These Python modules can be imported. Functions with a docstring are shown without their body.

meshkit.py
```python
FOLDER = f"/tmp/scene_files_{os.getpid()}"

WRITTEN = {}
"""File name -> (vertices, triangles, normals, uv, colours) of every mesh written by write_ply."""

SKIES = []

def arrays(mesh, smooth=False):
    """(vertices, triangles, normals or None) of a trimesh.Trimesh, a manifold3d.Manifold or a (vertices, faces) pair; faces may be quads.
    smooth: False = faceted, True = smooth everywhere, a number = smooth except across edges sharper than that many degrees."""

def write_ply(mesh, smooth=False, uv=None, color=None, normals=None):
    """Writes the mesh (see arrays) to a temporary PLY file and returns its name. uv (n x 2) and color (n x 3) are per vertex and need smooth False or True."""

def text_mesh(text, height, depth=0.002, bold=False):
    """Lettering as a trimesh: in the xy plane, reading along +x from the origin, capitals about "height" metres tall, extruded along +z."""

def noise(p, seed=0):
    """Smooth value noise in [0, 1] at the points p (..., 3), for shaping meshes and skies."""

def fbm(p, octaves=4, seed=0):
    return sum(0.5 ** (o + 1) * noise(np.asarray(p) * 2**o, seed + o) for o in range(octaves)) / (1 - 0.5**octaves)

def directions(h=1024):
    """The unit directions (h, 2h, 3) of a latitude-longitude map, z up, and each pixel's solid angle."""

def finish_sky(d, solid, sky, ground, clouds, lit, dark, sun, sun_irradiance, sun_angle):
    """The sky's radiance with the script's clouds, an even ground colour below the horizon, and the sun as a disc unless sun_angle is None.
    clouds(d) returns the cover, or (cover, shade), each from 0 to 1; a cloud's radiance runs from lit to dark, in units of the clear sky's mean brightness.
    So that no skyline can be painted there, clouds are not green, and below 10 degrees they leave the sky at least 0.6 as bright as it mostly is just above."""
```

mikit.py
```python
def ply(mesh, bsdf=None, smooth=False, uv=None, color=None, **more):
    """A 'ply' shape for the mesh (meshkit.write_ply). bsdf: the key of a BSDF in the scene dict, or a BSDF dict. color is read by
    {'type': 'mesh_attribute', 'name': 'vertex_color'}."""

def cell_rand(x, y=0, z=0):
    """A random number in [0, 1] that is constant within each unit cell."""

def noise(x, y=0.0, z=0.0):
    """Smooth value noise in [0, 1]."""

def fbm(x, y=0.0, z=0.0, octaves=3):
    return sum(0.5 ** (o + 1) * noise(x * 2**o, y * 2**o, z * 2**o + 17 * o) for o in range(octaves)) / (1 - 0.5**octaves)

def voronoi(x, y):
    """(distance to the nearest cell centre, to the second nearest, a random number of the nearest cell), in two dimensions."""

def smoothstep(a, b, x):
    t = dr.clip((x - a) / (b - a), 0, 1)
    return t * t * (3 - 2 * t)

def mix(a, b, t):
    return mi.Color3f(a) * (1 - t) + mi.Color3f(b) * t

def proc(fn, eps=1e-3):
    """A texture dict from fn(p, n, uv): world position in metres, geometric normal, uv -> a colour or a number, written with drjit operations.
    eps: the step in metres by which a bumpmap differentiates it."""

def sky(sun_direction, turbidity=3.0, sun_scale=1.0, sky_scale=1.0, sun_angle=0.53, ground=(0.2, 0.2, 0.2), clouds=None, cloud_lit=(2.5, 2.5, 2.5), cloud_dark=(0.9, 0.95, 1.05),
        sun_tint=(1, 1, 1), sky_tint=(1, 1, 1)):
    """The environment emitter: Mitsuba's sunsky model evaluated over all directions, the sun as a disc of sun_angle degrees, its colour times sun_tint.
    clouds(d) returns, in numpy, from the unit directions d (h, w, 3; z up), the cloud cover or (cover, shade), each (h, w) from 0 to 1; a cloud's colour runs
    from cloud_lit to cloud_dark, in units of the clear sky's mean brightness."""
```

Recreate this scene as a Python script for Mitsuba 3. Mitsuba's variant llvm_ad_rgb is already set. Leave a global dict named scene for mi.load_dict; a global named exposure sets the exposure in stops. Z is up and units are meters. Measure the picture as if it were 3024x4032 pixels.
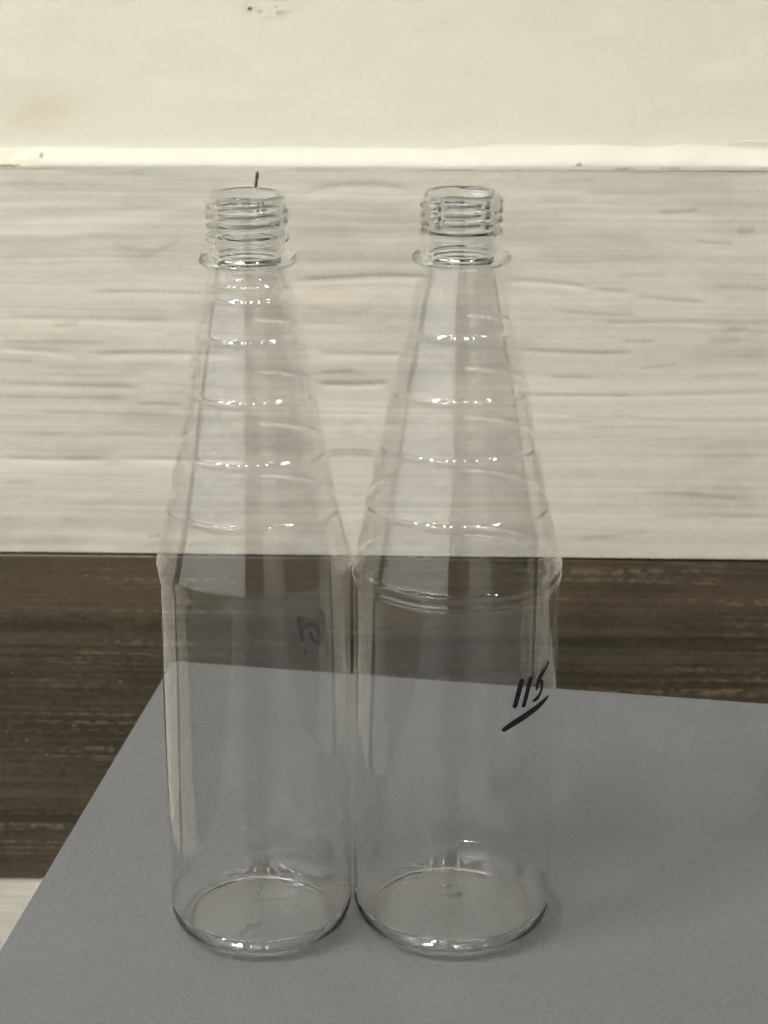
import math
import numpy as np
import trimesh
import drjit as dr
import mitsuba as mi
import mikit
import meshkit
from mikit import noise, fbm, smoothstep, mix, proc

T = mi.ScalarTransform4f
scene, labels = {}, {}

# ---------------------------------------------------------------- camera, lamps, exposure
EYE = np.array([0.0, -0.6393, 0.3899])
PITCH = math.radians(19.70)
FWD = np.array([0, math.cos(PITCH), -math.sin(PITCH)])
scene['camera'] = {
    'type': 'thinlens', 'fov': 29.31, 'fov_axis': 'y', 'near_clip': 0.01, 'far_clip': 50.0,
    'aperture_radius': 0.0013, 'focus_distance': 0.67,
    'to_world': T().look_at(origin=EYE.tolist(), target=(EYE + FWD).tolist(), up=[-0.0022, 0, 1]),
}
exposure = 2.62

LAMP_COLOR = (1.0, 0.99, 0.965)
# x, y, z, width, length, radiance
LAMPS = [(-2.4, -1.15, 3.2, 0.10, 0.85, 4.5), (-1.68, -1.05, 3.2, 0.14, 1.0, 51.0), (-0.77, -1.45, 3.2, 0.085, 0.85, 3.4), (-0.34, -1.45, 3.2, 0.085, 0.85, 3.4),
         (0.40, -1.45, 3.2, 0.085, 0.85, 3.4), (1.1, -1.45, 3.2, 0.085, 0.85, 3.4), (2.3, -1.25, 3.2, 0.13, 1.0, 14.0), (-1.3, -2.2, 2.3, 0.09, 0.8, 10.0), (1.7, -2.2, 2.3, 0.07, 0.8, 7.0)]


# ---------------------------------------------------------------- helpers
def add(key, mesh, bsdf, smooth=False, label=None, category=None, group=None, kind=None, **more):
    scene[key] = mikit.ply(mesh, bsdf, smooth=smooth, **more)
    tag(key, label, category, group, kind)
    return key


def tag(key, label=None, category=None, group=None, kind=None):
    d = {k: v for k, v in dict(label=label, category=category, group=group, kind=kind).items() if v}
    if d:
        labels[key] = d


def box(x0, x1, y0, y1, z0, z1, bevel=0.0):
    if bevel <= 0:
        m = trimesh.creation.box(extents=(x1 - x0, y1 - y0, z1 - z0))
        m.apply_translation(((x0 + x1) / 2, (y0 + y1) / 2, (z0 + z1) / 2))
        return m
    pts = []
    for x, sx in ((x0, 1), (x1, -1)):
        for y, sy in ((y0, 1), (y1, -1)):
            for z, sz in ((z0, 1), (z1, -1)):
                for k in range(3):
                    o = [bevel * sx, bevel * sy, bevel * sz]
                    o[k] = 0
                    pts.append((x + o[0], y + o[1], z + o[2]))
    return trimesh.convex.convex_hull(np.array(pts))


def grid_faces(nu, nv, wrap=False):
    """Triangles of a grid of nu rows by nv columns."""
    i, j = np.meshgrid(np.arange(nu - 1), np.arange(nv if wrap else nv - 1), indexing='ij')
    j1 = (j + 1) % nv
    a, b, c, d = i * nv + j, i * nv + j1, (i + 1) * nv + j1, (i + 1) * nv + j
    return np.vstack([np.stack([a, b, c], -1).reshape(-1, 3), np.stack([a, c, d], -1).reshape(-1, 3)])


def revolve(prof, n, wobble=None, closed=False):
    """prof (k, 2) of radius and height, swept round z; wobble(theta, z, r) is added to the radius."""
    prof = np.asarray(prof, float)
    th = np.arange(n) * 2 * np.pi / n
    r = np.repeat(prof[:, :1], n, 1)
    z = np.repeat(prof[:, 1:], n, 1)
    t = np.repeat(th[None], len(prof), 0)
    if wobble is not None:
        r = r + wobble(t, z, r)
    v = np.stack([r * np.cos(t), r * np.sin(t), z], -1)
    f = grid_faces(len(prof), n, wrap=True)
    v = v.reshape(-1, 3)
    if closed:
        k = len(prof)
        a = (k - 1) * n + np.arange(n)
        b = (k - 1) * n + (np.arange(n) + 1) % n
        c, d = (np.arange(n) + 1) % n, np.arange(n)
        f = np.vstack([f, np.stack([a, b, c], -1), np.stack([a, c, d], -1)])
    return trimesh.Trimesh(v, f, process=False)


def dense(points, step):
    """A polyline resampled with a point at least every step."""
    out = []
    for p, q in zip(points[:-1], points[1:]):
        p, q = np.array(p, float), np.array(q, float)
        k = max(1, int(np.ceil(np.linalg.norm(q - p) / step)))
        out += [p + (q - p) * i / k for i in range(k)]
    return np.array(out + [np.array(points[-1], float)])


def arc(cx, cz, r, a0, a1, n):
    a = np.radians(np.linspace(a0, a1, n))
    return [(cx + r * math.cos(t), cz + r * math.sin(t)) for t in a]


# ---------------------------------------------------------------- materials
LINES = [
    (-0.1907, -0.0935, -0.1518, 0.203, 0.0472, 0.75, 0.00172, 0.1, 0.06), (-0.137, -0.1138, -0.1216, 0.1832, -0.1085, 8.98, 0.00129, 0.08, -0.05),
    (-0.1237, -0.0999, -0.1138, 0.1825, 0.3657, 8.37, 0.00129, 0.1, 0), (-0.1519, -0.0753, -0.1244, 0.1623, -0.0045, -0.03, 0.00086, 0.22, 0.03),
    (-0.1991, -0.0973, -0.1546, 0.1485, -0.0066, 0.05, 0.00086, 0.14, 0.08), (-0.1687, -0.1528, -0.1607, 0.1446, 0.0882, 1.65, 0.00108, 0.18, 0),
    (-0.2, -0.1354, -0.1652, 0.1357, 0.0018, 0.05, 0.00075, 0.15, 0), (-0.1124, -0.0956, -0.1055, 0.1403, 0.0761, -1.57, 0.00064, 0.13, 0),
    (-0.2001, -0.1536, -0.1753, 0.1318, -0.1021, -1.03, 0.00086, 0.06, 0.14), (-0.1535, -0.0661, -0.1257, 0.1309, 0.0198, -0.19, 0.00108, 0.2, 0.13),
    (-0.1986, -0.1767, -0.1856, 0.126, -0.0365, -2.21, 0.00075, 0.12, 0), (-0.1759, -0.1389, -0.1559, 0.1228, 0.0037, -0.56, 0.00064, 0.1, 0),
    (-0.2014, -0.1204, -0.1664, 0.1136, -0.0086, -0.0, 0.00086, 0.18, 0.03), (-0.2018, -0.1246, -0.1667, 0.1068, -0.0013, 0.37, 0.00086, 0.16, 0),
    (-0.1225, -0.0985, -0.1115, 0.1099, 0.0359, 0.79, 0.00075, 0.13, 0), (-0.1278, -0.1007, -0.1167, 0.104, -0.0286, -0.95, 0.00075, 0.15, 0),
    (-0.1822, -0.1009, -0.1471, 0.0988, -0.0105, -0.05, 0.00075, 0.14, 0.04), (-0.1799, -0.1617, -0.1718, 0.0876, 0.0401, 1.91, 0.00064, 0.08, 0),
    (-0.1496, -0.1214, -0.1375, 0.0878, 0.0082, -2.05, 0.00064, 0.08, 0), (-0.204, -0.1381, -0.1736, 0.0741, 0.0041, 0.68, 0.00097, 0.24, 0.14),
    (-0.1421, -0.0673, -0.1178, 0.0747, -0.0051, 0.3, 0.00097, 0.22, 0.14), (-0.1246, -0.1163, -0.1204, 0.032, 0.1828, 20.85, 0.00086, 0.16, 0),
    (-0.1998, -0.1794, -0.1896, 0.0605, 0.0196, 2.88, 0.00108, 0.08, 0), (-0.1861, -0.1141, -0.1511, 0.1189, 0.0181, 0.68, 0.00064, 0.07, 0),
    (-0.2006, -0.1086, -0.1494, 0.0498, 0.0082, -0.26, 0.00086, 0.05, 0.03), (-0.0487, 0.0299, -0.0163, 0.1709, 0.0416, -0.53, 0.00097, 0.22, 0.14),
    (0.0586, 0.1063, 0.0858, 0.1692, -0.108, -3.3, 0.00086, 0.16, 0.13), (0.1034, 0.1229, 0.1132, 0.1649, -0.0816, 4.16, 0.00086, 0.14, 0.05),
    (0.123, 0.162, 0.1405, 0.1607, -0.0702, 0.24, 0.00108, 0.15, 0.02), (-0.0375, 0.0163, -0.0165, 0.1317, -0.0099, 0.21, 0.00097, 0.2, 0.1),
    (0.0653, 0.1282, 0.0899, 0.1333, -0.0229, 0.39, 0.00086, 0.22, 0.02), (-0.0371, 0.0047, -0.0181, 0.1157, 0.0144, 1.87, 0.00097, 0.24, 0.14),
    (-0.034, -0.0143, -0.0256, 0.1217, 0.0507, 1.78, 0.00075, 0.14, 0), (-0.0298, -0.0028, -0.0182, 0.0804, -0.0027, -3.2, 0.00075, 0.14, -0.12),
    (-0.0183, -0.0098, -0.0144, 0.0552, 0.1531, -0.2, 0.00086, 0.16, 0), (-0.0372, -0.0029, -0.0258, 0.1001, 0.0, 0.0, 0.00075, 0.1, 0.02),
    (0.056, 0.1351, 0.0956, 0.1106, 0.0114, 0.22, 0.00086, 0.17, 0.06), (0.1252, 0.204, 0.1647, 0.1123, 0.0254, 0.0, 0.00086, 0.14, 0.05),
    (0.1326, 0.1555, 0.1422, 0.2043, 0.0257, 4.85, 0.00108, 0.16, 0), (0.1525, 0.1737, 0.1622, 0.1892, -0.0583, 3.56, 0.00086, 0.15, 0),
    (0.1604, 0.1758, 0.1681, 0.1866, 0.0195, 0.84, 0.00064, 0.08, 0.04), (0.0843, 0.1293, 0.1039, 0.1528, -0.0524, 1.75, 0.00075, 0.15, 0),
    (0.1041, 0.1645, 0.1285, 0.1488, 0.0176, 0.05, 0.00086, 0.15, 0.03), (0.1181, 0.1377, 0.1279, 0.1387, 0.0102, 2.08, 0.00075, 0.15, 0.03),
    (0.1276, 0.1501, 0.1364, 0.1258, 0.0982, 0.83, 0.00075, 0.1, 0), (0.0814, 0.1091, 0.0953, 0.1201, -0.0071, 1.04, 0.00075, 0.13, 0),
    (0.1544, 0.1936, 0.1701, 0.121, 0.0323, 0.44, 0.00075, 0.1, 0), (0.091, 0.1337, 0.1109, 0.0994, 0.0135, 0.18, 0.00075, 0.13, 0.03),
    (0.0762, 0.108, 0.0911, 0.0959, 0.0238, 0.69, 0.00075, 0.12, 0), (0.0942, 0.1598, 0.126, 0.0935, 0.012, 0.08, 0.00075, 0.11, 0),
    (0.1323, 0.1721, 0.1522, 0.0873, 0.0352, 0.51, 0.00075, 0.1, 0), (0.1316, 0.1881, 0.1538, 0.0574, -0.0459, -0.45, 0.00108, 0.14, 0),
    (0.1383, 0.1706, 0.1545, 0.045, 0.0155, 0.58, 0.00086, 0.12, 0.03), (0.1726, 0.2038, 0.1887, 0.0461, 0.0223, -0.16, 0.00086, 0.08, 0.03),
    (0.1003, 0.1407, 0.1185, 0.0347, 0.107, -0.76, 0.00108, 0.12, 0), (0.073, 0.096, 0.0826, 0.2095, -0.0274, 1.49, 0.00172, 0.09, 0),
    (0.0939, 0.1455, 0.1159, 0.2136, -0.0136, 0.0, 0.00108, 0.12, 0.03), (0.0785, 0.1052, 0.0918, 0.2193, 0.041, 1.95, 0.00108, 0.09, 0),
    (0.0908, 0.1313, 0.1072, 0.1924, -0.0109, 0.45, 0.00172, 0.09, 0), (0.1129, 0.1419, 0.1225, 0.1721, 0.0365, -1.62, 0.00108, 0.08, 0),
    (0.1733, 0.1829, 0.1781, 0.195, 0.0729, 6.51, 0.00151, 0.14, 0), (0.1615, 0.1954, 0.176, 0.167, -0.0154, -1.06, 0.00108, 0.1, 0.02),
    (0.1706, 0.1832, 0.1774, 0.146, 0.0736, 2.17, 0.00108, 0.12, 0.08), (0.1612, 0.1807, 0.1709, 0.1395, 0.0614, 1.02, 0.00172, 0.1, 0),
    (-0.1605, -0.1123, -0.1316, 0.2223, -0.0024, -0.68, 0.00108, 0.12, 0.03), (-0.1897, -0.1703, -0.1801, 0.2174, 0.0558, 4.72, 0.00193, 0.07, 0),
    (-0.0435, 0.0157, -0.0162, 0.2179, 0.0623, -5.1, 0.00129, 0.12, 0.08), (-0.0436, 0.0158, -0.0071, 0.2049, -0.005, 1.36, 0.00172, 0.12, 0),
    (-0.0484, 0.0113, -0.03, 0.1936, 0.0421, -1.25, 0.00129, 0.06, 0), (-0.0444, 0.0046, -0.0187, 0.1466, -0.0092, 2.97, 0.00086, 0.1, 0),
    (-0.0419, -0.0024, -0.0257, 0.1533, -0.079, 5.41, 0.00108, 0.08, 0)
]

WALL_Y, WALL_TAN = 0.32, 0.024


def pale_wood(p, n, uv):
    x = p.x + 0.0025 * (noise(p.x * 60, p.z * 25) - 0.5)
    warp = fbm(p.x * 16, p.z * 34, 3.0) - 0.5
    z = p.z + 0.0042 * warp
    broad = fbm(x * 5, z * 38, 1.0, 3) - 0.5
    fine = fbm(x * 11, z * 420, 5.0, 3) - 0.5
    weave = noise(x * 420, z * 900, 9.0) - 0.5
    blot = fbm(x * 17 + 3, z * 60, 7.0, 3)
    hair = fbm(x * 4, z * 640, 17.0, 2) - 0.5
    mott = fbm(p.x * 150, p.z * 230, 13.0, 2) - 0.5
    v = 1.0 + 0.17 * broad + 0.18 * fine + 0.18 * hair + 0.05 * weave + 0.07 * mott - 0.11 * smoothstep(0.52, 0.72, blot)
    for u0, u1, um, zc, b, c, hw, dk, br in LINES:
        du = p.x - um
        d = p.z + 0.0016 * warp - (zc + b * du + c * du * du)
        ends = 0.2 * (u1 - u0)
        m = smoothstep(u0, u0 + ends, p.x) * (1 - smoothstep(u1 - ends, u1, p.x))
        line = dr.exp(-dr.square(d / dr.select(d > 0, 1.75 * hw, 0.7 * hw)))
        under = dr.exp(-dr.square((d + 2.5 * hw) / (1.5 * hw)))
        v = v - m * line * (1.35 * dk) * (0.75 + 0.5 * noise(p.x * 45, p.z * 300, 11.0)) + m * under * (1.35 * br)
    # a small knot between the two bottles
    e = dr.sqrt(dr.square((p.x + 0.0150) / 0.0085) + dr.square((p.z - 0.0915) / 0.0042))
    v = v - 0.10 * dr.exp(-dr.square((e - 0.9) / 0.25)) * smoothstep(0.35, 0.6, noise(p.x * 200, p.z * 300, 15.0)) - 0.13 * dr.exp(-dr.square((p.x + 0.0185) / 0.003) - dr.square((p.z - 0.0895) / 0.0022))
    warm = 0.5 + 1.2 * (fbm(p.x * 9, p.z * 30, 21.0) - 0.5)
    return mix((0.605, 0.575, 0.50), (0.62, 0.571, 0.485), dr.clip(warm, 0, 1)) * v


def dark_wood(p, n, uv):
    x, z = p.x, p.z + 0.002 * (fbm(p.x * 14, p.z * 20, 2.0) - 0.5)
    band = fbm(x * 2.2, z * 52, 31.0, 3)
    streak = fbm(x * 9, z * 560, 33.0, 3)
    fleck = noise(x * 330, z * 620, 37.0)
    patch = fbm(x * 24, z * 70, 39.0, 3)
    blotch = fbm(x * 30, z * 60, 35.0, 3) - 0.5
    t = dr.clip(0.5 + 0.9 * blotch + 1.5 * (band - 0.5) + 1.25 * (streak - 0.5) + 0.5 * (fleck - 0.5), 0, 1)
    c = mix((0.039, 0.032, 0.019), (0.082, 0.062, 0.040), t)
    dash = smoothstep(0.54, 0.74, streak) * smoothstep(0.42, 0.62, patch) * smoothstep(0.3, 0.75, fleck)
    c = mix(c, (0.20, 0.15, 0.105), 0.5 * dash)
    vein = smoothstep(0.30, 0.20, fbm(x * 3, z * 120, 43.0, 2))
    c = mix(c, (0.022, 0.020, 0.014), 0.45 * vein)
    dot = smoothstep(0.97, 1.0, noise(x * 190, z * 230, 47.0))
    return mix(c, (0.33, 0.31, 0.29), 0.55 * dot)


def cream_paint(p, n, uv):
    v = 1 + 0.05 * (fbm(p.x * 8, p.z * 14, 51.0) - 0.5) + 0.03 * (noise(p.x * 500, p.z * 500, 53.0) - 0.5)
    c = mi.Color3f(0.71, 0.69, 0.585) * v
    s = dr.exp(-dr.square((p.x + 0.163) / 0.022) - dr.square((p.z - 0.248) / 0.009)) * fbm(p.x * 60, p.z * 110, 55.0)
    c = mix(c, (0.64, 0.57, 0.41), dr.clip(1.5 * s, 0, 1))
    s2 = dr.exp(-dr.square((p.x + 0.056) / 0.009) - dr.square((p.z - 0.3005) / 0.0035)) * smoothstep(0.40, 0.6, fbm(p.x * 160, p.z * 420, 57.0))
    c = mix(c, (0.33, 0.29, 0.22), dr.clip(1.2 * s2, 0, 0.85))
    s3 = smoothstep(0.0014, 0.0007, dr.sqrt(dr.square(p.x + 0.0652) + dr.square((p.z - 0.3001) * 1.3)))
    c = mix(c, (0.12, 0.10, 0.09), s3)
    for x0, z0, rx, rz, k in ((0.0155, 0.2905, 0.0013, 0.0008, 0.25), (0.170, 0.2665, 0.0022, 0.0006, 0.2), (0.040, 0.2695, 0.018, 0.0005, 0.12)):
        c = mix(c, (0.45, 0.42, 0.34), k * dr.exp(-dr.square((p.x - x0) / rx) - dr.square((p.z - z0) / rz)))
    return c


def plaster(p, n, uv):
    v = 1 + 0.05 * (fbm(p.x * 60, p.z * 160, 61.0) - 0.5)
    c = mi.Color3f(0.60, 0.585, 0.505) * v
    hole = mi.Float(0)
    for x0, z0, rx, rz in ((-0.186, 0.2254, 0.006, 0.0007), (-0.1690, 0.2298, 0.0009, 0.0008), (0.0950, 0.2273, 0.0016, 0.0009), (0.1165, 0.2258, 0.0045, 0.0004), (0.139, 0.2260, 0.005, 0.0003)):
        d = dr.sqrt(dr.square((p.x - x0) / rx) + dr.square((p.z - z0) / rz))
        hole = dr.maximum(hole, smoothstep(1.2, 0.7, d + 0.9 * (noise(p.x * 900, p.z * 1400, 63.0) - 0.5)))
    c = mix(c, (0.22, 0.20, 0.16), 0.8 * hole)
    dirt = smoothstep(0.52, 0.72, fbm(p.x * 90, p.z * 240, 65.0)) * smoothstep(-0.160, -0.172, p.x) * smoothstep(0.236, 0.229, p.z)
    return mix(c, (0.52, 0.45, 0.31), 0.5 * dirt)


def grey_top(p, n, uv):
    v = 1 + 0.05 * (noise(p.x * 900, p.y * 900, 71.0) - 0.5) + 0.16 * (noise(p.x * 1700, p.y * 1700, 72.0) - 0.5) + 0.10 * (fbm(p.x * 24, p.y * 24, 73.0) - 0.5)
    speck = smoothstep(0.80, 0.95, noise(p.x * 420, p.y * 420, 75.0))
    return mi.Color3f(0.099, 0.1015, 0.106) * v * (1 - 0.05 * speck)


def ink_col(p, n, uv):
    return mi.Color3f(0.016, 0.016, 0.019) * (0.7 + 0.8 * noise(p.x * 1500, p.y * 1500, p.z * 1500))


def material(key, tex, rough=0.6, spec=0.4, bump=None):
    b = {'type': 'principled', 'base_color': tex, 'roughness': rough, 'specular': spec}
    if bump is not None:
        b = {'type': 'bumpmap', 'arbitrary': bump[0], 'scale': bump[1], 'nested': b}
    scene[key] = {'type': 'twosided', 'nested': b}


def rgb(*c):
    return {'type': 'rgb', 'value': list(c)}


material('pale_wood_tile', proc(pale_wood), 0.55, 0.35)
material('dark_wood_tile', proc(dark_wood), 0.5, 0.35)
material('cream_paint', proc(cream_paint), 0.8, 0.2)
material('plaster', proc(plaster), 0.85, 0.2)
material('grey_laminate', proc(grey_top), 0.36, 0.55)
material('grout', rgb(0.10, 0.09, 0.075), 0.9, 0.2)
material('floor_tile', rgb(0.10, 0.095, 0.085), 0.6, 0.3)
material('bench_paint', rgb(0.28, 0.265, 0.22), 0.5, 0.3)
material('tan_wall', rgb(0.5, 0.47, 0.41), 0.8, 0.2)
material('grey_ceiling', rgb(0.32, 0.32, 0.31), 0.8, 0.2)
material('dark_metal', rgb(0.09, 0.09, 0.09), 0.5, 0.5)
material('white_enamel', rgb(0.75, 0.75, 0.72), 0.4, 0.5)
material('ink', proc(ink_col), 0.5, 0.3)
material('faint_ink', rgb(0.006, 0.007, 0.008), 0.7, 0.0)
material('pencil', rgb(0.045, 0.045, 0.045), 0.8, 0.2)
scene['thin_plastic'] = {'type': 'thindielectric', 'int_ior': 1.64, 'ext_ior': 1.0, 'specular_transmittance': rgb(0.932, 0.936, 0.932)}
scene['thick_plastic'] = {'type': 'dielectric', 'int_ior': 1.57, 'ext_ior': 1.0, 'specular_transmittance': rgb(0.955, 0.958, 0.955)}
scene['heel_plastic'] = {'type': 'dielectric', 'int_ior': 1.57, 'ext_ior': 1.0}
scene['ring_plastic'] = {'type': 'dielectric', 'int_ior': 1.57, 'ext_ior': 1.0, 'specular_transmittance': rgb(0.90, 0.905, 0.90)}

# ---------------------------------------------------------------- the wall, floor and table
WALL_AT = T().translate([0, WALL_Y, 0]).rotate([0, 0, 1], -math.degrees(math.atan(WALL_TAN)))   # local: x along the wall, -y towards the room


def wall_piece(key, mesh, bsdf, smooth=False, label=None):
    add(key, mesh, bsdf, smooth, label, to_world=WALL_AT)


tag('wall', 'cream plastered wall above rows of pale and dark wood-look tiles', kind='structure')
GAP = 0.0012
ROWS = [('tile', 0.0217, 0.2250, 'pale_wood_tile', 'wide pale whitewashed wood-look tile behind the bottle necks', 0.0),
        ('tile_001', -0.1733, 0.0206, 'dark_wood_tile', 'dark brown wood-look tile behind the grey tabletop', 0.0002),
        ('tile_002', -0.3690, -0.1745, 'pale_wood_tile', 'pale wood-look tile at the lower left, below the dark one', 0.0004),
        ('tile_003', -0.5640, -0.3702, 'dark_wood_tile', None, 0.0010),
        ('tile_004', -0.7500, -0.5652, 'pale_wood_tile', None, 0.0)]
for name, z0, z1, m, lab, back in ROWS:
    t = box(-0.27 if name == 'tile_001' else -3.3, 0.3 if name == 'tile_002' else 1.3, back, 0.010, z0, z1, 0.0007)
    if name == 'tile_001':  # its left end stands a little proud of the tile above
        t.apply_transform(trimesh.transformations.rotation_matrix(math.radians(0.32), [0, 0, 1]))
    if name == 'tile':      # laid a hair out of level
        t.apply_transform(trimesh.transformations.rotation_matrix(math.radians(-0.03), [0, 1, 0], [0, 0, 0.022]))
    wall_piece(f'wall__{name}', t, m, label=lab)
wall_piece('wall__tile_005', box(-3.3, -0.2715, 0.0006, 0.010, -0.1733, 0.0206, 0.0007), 'pale_wood_tile')
wall_piece('wall__tile_006', box(0.3016, 1.3, 0.0004, 0.010, -0.3690, -0.1745, 0.0007), 'dark_wood_tile')
wall_piece('wall__grout', box(-3.3, 1.3, 0.0035, 0.0102, -0.749, 0.2235), 'grout')


# painted plaster, not quite flat, set back behind the face of the tiles
def plaster_sheet():
    xs, zs = np.linspace(-1.6, 1.3, 700), np.concatenate([np.linspace(0.2290, 0.32, 120), np.linspace(0.325, 3.35, 300)])
    zz, xx = np.meshgrid(zs, xs, indexing='ij')
    p = np.stack([xx, 0 * xx, zz], -1)
    y = 0.0085 + 0.0016 * (meshkit.fbm(p * [9, 1, 14], 3, 5) - 0.5) + 0.0005 * (meshkit.fbm(p * [60, 1, 90], 3, 6) - 0.5)
    return trimesh.Trimesh(np.stack([xx, y, zz], -1).reshape(-1, 3), grid_faces(*xx.shape), process=False)


wall_piece('wall__painted_plaster', plaster_sheet(), 'cream_paint', True, 'smooth cream painted plaster above the tiles')


def ledge():
    """The hand-trowelled plaster lip on top of the uppermost tile."""
    xs = np.linspace(-1.6, 1.3, 2000)
    k = np.array([-1.6, -0.19, -0.120, -0.03, -0.012, 0.010, 0.038, 0.07, 0.094, 0.13, 0.186, 1.3])
    top = np.interp(xs, k, [0.2345, 0.2342, 0.2352, 0.2354, 0.2368, 0.2362, 0.2358, 0.2372, 0.2388, 0.2380, 0.2364, 0.236])
    top = np.convolve(np.pad(top, 8, mode='edge'), np.ones(17) / 17, 'valid')
    n1 = meshkit.fbm(np.stack([xs * 40, xs * 0, xs * 0], -1), 4, 11) - 0.5
    n2 = meshkit.fbm(np.stack([xs * 220, xs * 0, xs * 0], -1), 3, 12) - 0.5
    top = top + 0.0016 + 0.0032 * n1
    bot = np.interp(xs, [-1.6, -0.19, 0, 0.187, 1.3], [0.2238, 0.2239, 0.2244, 0.2252, 0.2252]) + 0.0005 * n2
    rows = []
    for s in np.linspace(0, 1, 26):
        z = bot + (top - bot) * s
        w = min(1.0, max(0.0, s - 0.10) / 0.74)
        y = -0.0003 - 0.0001 * math.sin(math.pi * min(1, s * 2)) + 0.0092 * w * w * (3 - 2 * w)
        p = np.stack([xs * 55, xs * 0 + s * 2.2, xs * 0], -1)
        q = np.stack([xs * 16, xs * 0 + s * 1.5, xs * 0 + 4], -1)
        rows.append(np.stack([xs, y + 0.0010 * min(1, 0.25 + 2 * s) * (meshkit.fbm(p, 4, 14) - 0.5) + 0.0022 * min(1, 0.2 + 1.5 * s) * (meshkit.fbm(q, 2, 15) - 0.5), z], -1))
    rows = [rows[0] + [0, 0.006, 0]] + rows + [rows[-1] + [0, 0.0008, 0.0003]]
    v = np.stack(rows)
    return trimesh.Trimesh(v.reshape(-1, 3), grid_faces(len(rows), len(xs)), process=False)


wall_piece('wall__plaster_ledge', ledge(), 'plaster', 50, 'bright uneven plaster lip along the top of the tiles')


def ribbon(points, place, up=None):
    """A flat stroke through (a, b, halfwidth) points with round ends; place(a, b) gives the points in space."""
    p = np.array(points, float)
    for _ in range(3):      # corner cutting
        q = np.vstack([p[:1], np.vstack([0.75 * p[:-1] + 0.25 * p[1:], 0.25 * p[:-1] + 0.75 * p[1:]]).reshape(2, -1, 3).transpose(1, 0, 2).reshape(-1, 3), p[-1:]])
        p = q
    from shapely.geometry import LineString, Point
    from shapely.ops import unary_union
    shapes = []
    for a, b in zip(p[:-1], p[1:]):
        ca, cb = Point(a[0], a[1]).buffer(a[2], 6), Point(b[0], b[1]).buffer(b[2], 6)
        shapes.append(unary_union([ca, cb]).convex_hull)
    return unary_union(shapes)


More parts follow.
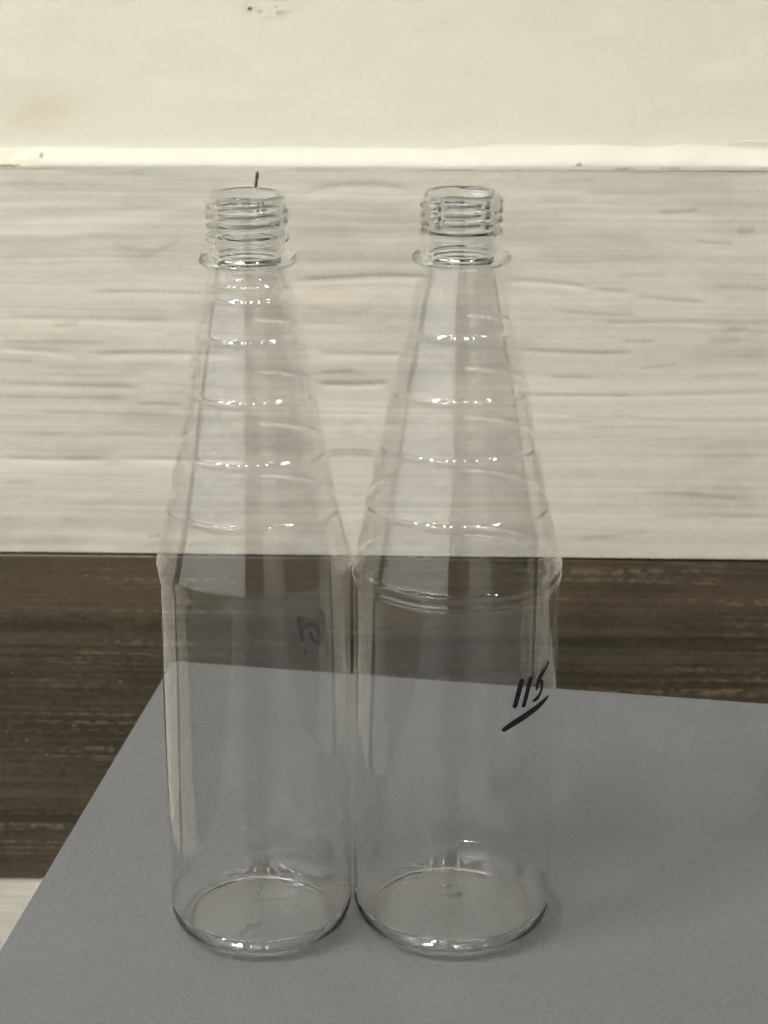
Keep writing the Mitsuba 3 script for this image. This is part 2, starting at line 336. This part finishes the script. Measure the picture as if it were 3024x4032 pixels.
def stroke_mesh(strokes, to3d, thick):
    from shapely.ops import unary_union
    shape = unary_union([ribbon(s, None) for s in strokes]).simplify(0.00003)
    out = []
    for g in getattr(shape, 'geoms', [shape]):
        m = trimesh.creation.extrude_polygon(g, thick, engine='earcut')
        out.append(m.subdivide_to_size(0.0009, max_iter=12))
    m = trimesh.util.concatenate(out)
    m.vertices = to3d(np.array(m.vertices))
    return m


pen = stroke_mesh([[(-0.0625, 0.2226, 0.0006), (-0.0628, 0.2205, 0.0009)], [(-0.0628, 0.2200, 0.0006), (-0.0634, 0.2172, 0.0008), (-0.0634, 0.2140, 0.0005)]],
                  lambda v: np.stack([v[:, 0], -0.0001 - v[:, 2], v[:, 1]], -1), 0.0001)
wall_piece('wall__pen_mark', pen, 'pencil', label='short dark pen mark on the pale tile above the left bottle')

add('floor', box(-3.36, 2.6, -3.46, 0.318, -0.80, -0.752), 'floor_tile', kind='structure')

# grey tabletop standing askew in front of the wall
CORNER = np.array([-0.1027, 0.2345])
E1 = np.array([0.9862, -0.1655])
E2 = np.array([-0.1405, -0.9901])
from shapely.geometry import Polygon
quad = [CORNER, CORNER + 0.62 * E1, CORNER + 0.62 * E1 + 0.60 * E2, CORNER + 0.60 * E2]
outline = Polygon(quad).buffer(-0.003).buffer(0.003, quad_segs=6)


def slab(poly, z0, z1, bevel):
    rings = []
    for inset, z in ((bevel, z0), (0, z0 + bevel), (0, z1 - bevel), (bevel * 0.3, z1 - bevel * 0.3), (bevel, z1)):
        c = np.array(poly.exterior.coords)[:-1]
        nxt, prv = np.roll(c, -1, 0), np.roll(c, 1, 0)
        t = nxt - prv
        t /= np.linalg.norm(t, axis=1, keepdims=True)
        s = 1 if poly.exterior.is_ccw else -1
        inward = s * np.stack([-t[:, 1], t[:, 0]], -1)
        q = c + inward * inset
        rings.append(np.column_stack([q, np.full(len(q), z)]))
    n = len(rings[0])
    v = np.vstack(rings + [rings[-1].mean(0)[None], rings[0].mean(0)[None]])
    f = [grid_faces(len(rings), n, wrap=True)]
    i = np.arange(n)
    base = (len(rings) - 1) * n
    f.append(np.stack([base + i, base + (i + 1) % n, np.full(n, len(v) - 2)], -1))
    f.append(np.stack([(i + 1) % n, i, np.full(n, len(v) - 1)], -1))
    m = trimesh.Trimesh(v, np.vstack(f), process=False)
    m.fix_normals()
    return m


tag('table', 'plain matt grey tabletop set at an angle to the tiled wall', 'table')
add('table__tabletop', slab(outline, -0.018, 0.0, 0.0008), 'grey_laminate', 30)
cen = np.mean(quad, axis=0)
for k, c in enumerate(quad):
    q = c + (cen - c) * 0.10
    m = box(-0.02, 0.02, -0.02, 0.02, -0.752, -0.0182, 0.002)
    m.apply_transform(trimesh.transformations.rotation_matrix(math.atan2(E1[1], E1[0]), [0, 0, 1]))
    m.apply_translation([q[0], q[1], 0])
    add('table__leg' + (f'_{k:03d}' if k else ''), m, 'dark_metal')


# ---------------------------------------------------------------- the bottles
def neck_radius(threads, bead, slots):
    """Outer radius of the finish with its screw thread, as wobble on a 12.45 mm tube."""
    z_top, pitch, turns, phase, height = threads

    def f(t, z, r):
        out = np.zeros_like(r)
        for k in range(-1, 7):
            zc = z_top - pitch * (k - ((t - phase) % (2 * np.pi)) / (2 * np.pi))
            along = (z_top - zc) / pitch
            fade = np.clip(along / 0.12, 0, 1) * np.clip((turns - along) / 0.12, 0, 1)
            d = np.abs(z - zc)
            out = np.maximum(out, height * fade * np.clip((0.00118 - d) / 0.00062, 0, 1))
        for a in slots:
            w = np.abs((t - math.radians(a) + np.pi) % (2 * np.pi) - np.pi)
            out = out * np.clip((w - 0.055) / 0.05, 0, 1)
        for zc, h, half in bead:
            out = np.maximum(out, h * np.clip((half - np.abs(z - zc)) / 0.0005, 0, 1))
        return np.where(r > 0.0118, out, 0)
    return f


def bump(z, c, h, s):
    return h * np.exp(-((z - c) / s) ** 2)


def make_bottle(key, at, spec, label):
    tag(key, label, 'bottle', 'clear plastic bottles standing on the grey table')
    place = T().translate([at[0], at[1], 0.0006])
    rng_seed = spec['seed']
    top = 0.2712
    # threaded neck: a thick tube with a rounded lip
    ro, ri = spec['neck_r'], 0.0107
    lip = arc(ro - 0.0008, top - 0.0008, 0.0008, 0, 90, 6) + arc(ri + 0.0007, top - 0.0007, 0.0007, 90, 180, 6)
    outer = dense([(ro, 0.2514), (ro, top - 0.0008)], 0.00016)
    inner = dense([(ri, top - 0.0007), (ri, 0.2514)], 0.001)
    prof = np.vstack([outer[:-1], np.array(lip[:]), inner[1:]])
    neck = revolve(prof, 288, neck_radius(spec['thread'], spec['bead'], spec['slots']), closed=True)
    add(f'{key}__threaded_neck', neck, 'thick_plastic', 40, to_world=place)
    # support ring
    rr = spec['ring_r']
    ring = [(ri + 0.0002, 0.2472)] + [(rr - 0.0032, 0.2474)] + arc(rr - 0.0013, 0.2495, 0.0013, -75, 75, 11) + [(rr - 0.0034, 0.2512), (ri + 0.0002, 0.2512)]
    ring = dense(ring, 0.0006)
    add(f'{key}__support_ring', revolve(ring, 192, closed=True), 'ring_plastic', 40, to_world=place)
    # body: one thin blown wall
    z = np.unique(np.concatenate([np.linspace(0.0095, 0.2475, 520)] + [np.linspace(c - 0.003, c + 0.003, 34) for c in spec['ribs']] + [np.linspace(0.134, 0.146, 60)]))
    r = np.interp(z, spec['prof_z'], spec['prof_r'])
    ker = np.exp(-np.linspace(-2, 2, 41) ** 2)
    zz = np.linspace(0.0, 0.26, 2601)
    sm = np.convolve(np.pad(np.interp(zz, spec['prof_z'], spec['prof_r']), 20, mode='edge'), ker / ker.sum(), 'valid')
    r = np.interp(z, zz, sm)
    for c, h, s in spec['ridges']:
        r = r + bump(z, c, h, s)
    heel = 0.0062
    rb = float(np.interp(0.0095, z, r))
    heel_prof = [(rb - heel * (1 - math.cos(math.radians(a))) * 1.0, 0.0095 * (1 - math.sin(math.radians(a)))) for a in np.linspace(86, 0, 36)]
    body_prof = np.column_stack([r, z])

    def wob(t, zq, rq):
        c, s = np.cos(t), np.sin(t)
        a = meshkit.fbm(np.stack([c * 1.6 + 5, s * 1.6 + 5, zq * 18], -1), 3, rng_seed) - 0.5
        b = meshkit.noise(np.stack([c * 5 + 9, s * 5 + 9, zq * 22], -1), rng_seed + 7) - 0.5
        g = meshkit.noise(np.stack([c * 13 + 9, s * 13 + 9, zq * 14], -1), rng_seed + 9) - 0.5
        h = meshkit.noise(np.stack([c * 34 + 9, s * 34 + 9, zq * 20], -1), rng_seed + 13) - 0.5
        amt = np.clip((zq - 0.0095) / 0.012, 0, 1) * np.clip((0.2475 - zq) / 0.01, 0, 1)
        low = np.clip((0.10 - zq) / 0.05, 0, 1)
        return amt * (0.0003 * a + 0.00014 * b + (0.00005 + 0.00014 * low) * g + (0.00002 + 0.00004 * low) * h)

    add(f'{key}__body', revolve(body_prof, 300, wob), 'thin_plastic', True, to_world=place)
    # base: standing ring, steep inner edge, shallow dome with a gate mark
    r_in, z_in = heel_prof[0]
    rs = r_in
    kx = np.array([0, 0.0012, 0.0023, 0.0034, 0.0048, 0.0060, 0.0072])
    kz = np.array([0.0, 0.0001, 0.0007, 0.0016, 0.0025, 0.0030, 0.0032])
    from scipy.interpolate import PchipInterpolator
    step = np.linspace(0, 0.0072, 50)
    edge = np.column_stack([rs - step, PchipInterpolator(kx, kz)(step)])
    dome = [(q, 0.0032 + spec['dome'] * (1 - (q / (rs - 0.0072)) ** 2)) for q in np.linspace(rs - 0.0076, 0.0001, 60)]
    base = np.vstack([edge, np.array(dome)])
    base = base[base[:, 0] < rs - 0.0021]
    foot = edge[edge[:, 0] >= rs - 0.0021][::-1]
    out_wall = np.vstack([foot, np.array(heel_prof)[1:]])
    tang = np.gradient(out_wall, axis=0)
    tang /= np.linalg.norm(tang, axis=1, keepdims=True)
    thick = np.interp(np.arange(len(out_wall)), [0, len(foot), len(out_wall) - 1], [0.0007, 0.0012, 0.0004])[:, None]
    in_wall = out_wall + np.column_stack([-tang[:, 1], tang[:, 0]]) * thick
    add(f'{key}__heel', revolve(np.vstack([out_wall, in_wall[::-1]]), 300, closed=True), 'heel_plastic', 50, to_world=place)
    base[:, 1] += 0.0010 * np.exp(-((base[:, 0] - 0.0034) / 0.0008) ** 2) - 0.0006 * np.exp(-(base[:, 0] / 0.002) ** 2)

    def base_wob(v):
        p = np.stack([v[:, 0] * 210, v[:, 1] * 210, v[:, 0] * 0], -1)
        rad = np.hypot(v[:, 0], v[:, 1])
        ang = np.arctan2(v[:, 1], v[:, 0])
        petals = 0.00022 * np.sin(9 * ang + spec['seed']) * np.clip(rad / 0.02, 0, 1) ** 2
        return (0.0017 * (meshkit.fbm(p, 3, rng_seed + 3) - 0.5) + petals) * np.clip((rs - 0.0012 - rad) / 0.004, 0, 1)

    bm = revolve(base, 300)
    bv = np.array(bm.vertices)
    bv[:, 2] += base_wob(bv)
    add(f'{key}__base', trimesh.Trimesh(bv, bm.faces, process=False), 'thin_plastic', True, to_world=place)
    return place


A_RIBS, B_RIBS = [0.2247, 0.2051, 0.1849, 0.1643], [0.2255, 0.2052, 0.1860, 0.1645]
bottle_a = dict(seed=3, neck_r=0.01235, ring_r=0.0164, ribs=A_RIBS + [0.2398], dome=0.0046,
                thread=(0.2688, 0.00318, 2.7, math.radians(20), 0.0014), bead=[(0.2570, 0.0014, 0.0016)], slots=(70, 160),
                prof_z=[0, 0.1365, 0.1385, 0.1425, 0.1605, 0.1810, 0.2010, 0.2205, 0.2360, 0.2388, 0.2412, 0.2475],
                prof_r=[0.0335, 0.0335, 0.0339, 0.0343, 0.0301, 0.0263, 0.0226, 0.0188, 0.0160, 0.0146, 0.0145, 0.0134],
                ridges=[(c, 0.00080, 0.00105) for c in A_RIBS] + [(0.2448, 0.0004, 0.0006), (0.2425, 0.0007, 0.0009), (0.2378, 0.0005, 0.0008)])
bottle_b = dict(seed=11, neck_r=0.01255, ring_r=0.0166, ribs=B_RIBS + [0.1415], dome=0.0052,
                thread=(0.2694, 0.00318, 2.9, math.radians(100), 0.0014), bead=[(0.2583, 0.0013, 0.0012)], slots=(-59, -121, 31, 121),
                prof_z=[0, 0.1385, 0.1425, 0.1645, 0.1860, 0.2052, 0.2255, 0.2420, 0.2475],
                prof_r=[0.0366, 0.0366, 0.0361, 0.0315, 0.0271, 0.0233, 0.0183, 0.0146, 0.0134],
                ridges=[(c, 0.00080, 0.00105) for c in B_RIBS] + [(0.1412, 0.0008, 0.00105), (0.1375, 0.0003, 0.0005), (0.1360, 0.0002, 0.0004)])
A_AT, B_AT = (-0.0453, 0.0), (0.0256, 0.0037)
place_a = make_bottle('plastic_bottle', A_AT, bottle_a, 'slimmer clear uncapped plastic bottle on the left with a faint scribble on its far side')
place_b = make_bottle('plastic_bottle_001', B_AT, bottle_b, 'wider clear uncapped plastic bottle on the right with 115 handwritten in black marker')

# handwriting in marker on the plastic: strokes as (angle, height, half width)
B_INK = [[(-0.9474, 0.1082, 0.00079), (-0.979, 0.1041, 0.00079), (-1.0127, 0.0998, 0.00075)],
         [(-0.8343, 0.1079, 0.00075), (-0.8657, 0.1038, 0.00070), (-0.9091, 0.0989, 0.00066)],
         [(-0.5449, 0.1108, 0.00026), (-0.5906, 0.1093, 0.00048), (-0.6381, 0.1081, 0.00066), (-0.704, 0.107, 0.00075), (-0.7226, 0.1051, 0.00070), (-0.7407, 0.1031, 0.00040)],
         [(-0.7152, 0.1058, 0.00053), (-0.6567, 0.1049, 0.00066), (-0.6534, 0.1026, 0.00053), (-0.6822, 0.1005, 0.00053), (-0.7237, 0.0994, 0.00066), (-0.7796, 0.0991, 0.00040)],
         [(-1.1253, 0.0917, 0.00066), (-1.0319, 0.0932, 0.00088), (-0.8426, 0.0951, 0.00088), (-0.6852, 0.0962, 0.00084), (-0.5911, 0.097, 0.00062), (-0.5315, 0.0974, 0.00031)]]
A_INK = [[(0.8428, 0.1118, 0.00065), (0.8167, 0.1069, 0.00078), (0.798, 0.1019, 0.00068), (0.7659, 0.0981, 0.00074), (0.7284, 0.0933, 0.00065)],
         [(1.1484, 0.1075, 0.00044), (1.1362, 0.1061, 0.00079), (1.1369, 0.1042, 0.00053)],
         [(1.1372, 0.1036, 0.00053), (1.0582, 0.1047, 0.00053), (0.9755, 0.1062, 0.00062), (0.9111, 0.1053, 0.00066), (0.8746, 0.1027, 0.00062), (0.8835, 0.0991, 0.00062), (0.9426, 0.099, 0.00053)],
         [(1.1178, 0.1037, 0.00055), (1.1253, 0.1012, 0.0005), (1.1139, 0.0985, 0.0004)], [(1.085, 0.0955, 0.00028), (1.075, 0.0938, 0.00035)], [(0.9426, 0.099, 0.0005), (0.985, 0.1003, 0.0005), (1.00, 0.1025, 0.0004)]]


def on_wall(radius):
    def f(v):
        a, r = v[:, 0] / radius, radius + 0.00045 + v[:, 2]
        return np.stack([r * np.cos(a), r * np.sin(a), v[:, 1]], -1)
    return f


for key, widen, strokes, radius, place, mat, lab in (('plastic_bottle__marker_scribble', 2.0, A_INK, 0.0336, place_a, 'faint_ink', 'faint dark marker scribble seen through the left bottle'),
                                              ('plastic_bottle_001__handwritten_number', 1.4, B_INK, 0.0367, place_b, 'ink', 'number 115 underlined in black marker')):
    s = [[(a * radius, z, w * widen) for a, z, w in st] for st in strokes]
    add(key, stroke_mesh(s, on_wall(radius), 0.00006), mat, label=lab, to_world=place)

# ---------------------------------------------------------------- what lights the place, outside the frame
LAMP_WORDS = ['leftmost of the front row', 'second from the left in the front row', 'third from the left in the front row', 'nearest the camera on its left',
              'nearest the camera on its right', 'second from the right in the front row', 'rightmost of the front row', 'left one of the back row', 'right one of the back row']
for k, (x, y, lz, w, l, power) in enumerate(LAMPS):
    key = 'ceiling_lamp' + (f'_{k:03d}' if k else '')
    tag(key, f'white batten lamp under the ceiling, {LAMP_WORDS[k]}', 'lamp', 'batten lamps under the ceiling')
    add(f'{key}__housing', box(x - w / 2 - 0.01, x + w / 2 + 0.01, y - l / 2 - 0.02, y + l / 2 + 0.02, lz + 0.004, lz + 0.06, 0.004), 'white_enamel')
    scene[f'{key}__tube'] = {'type': 'rectangle', 'to_world': T().translate([x, y, lz]).rotate([1, 0, 0], 180).scale([w / 2, l / 2, 1]),
                             'emitter': {'type': 'area', 'radiance': rgb(*[power * c for c in LAMP_COLOR])}}

# pale walls behind the camera and to its left, mirrored in the cones of the bottles
material('white_wall', rgb(0.88, 0.875, 0.85), 0.8, 0.2)
add('room_wall', box(-3.3, -0.42, -2.76, -2.70, -0.75, 3.35), 'white_wall', kind='structure')
add('side_wall', box(-3.36, -3.30, -2.76, -0.05, -0.75, 3.35), 'white_wall', kind='structure')
add('far_wall', box(0.85, 2.6, -3.46, -3.40, -0.75, 3.35), 'tan_wall', kind='structure')
add('ceiling', box(-3.36, 2.6, -3.46, 0.318, 3.35, 3.40), 'grey_ceiling', kind='structure')
# a low pale bench along the wall, left of the frame, mirrored in the left flank of the bottles
tag('bench', 'low pale bench against the tiled wall, left of the table', 'bench')
add('bench__seat', box(-3.2, -0.85, -0.13, 0.30, -0.50, -0.45, 0.004), 'bench_paint')
add('bench__front', box(-3.2, -0.85, -0.10, -0.07, -0.752, -0.5002), 'bench_paint')
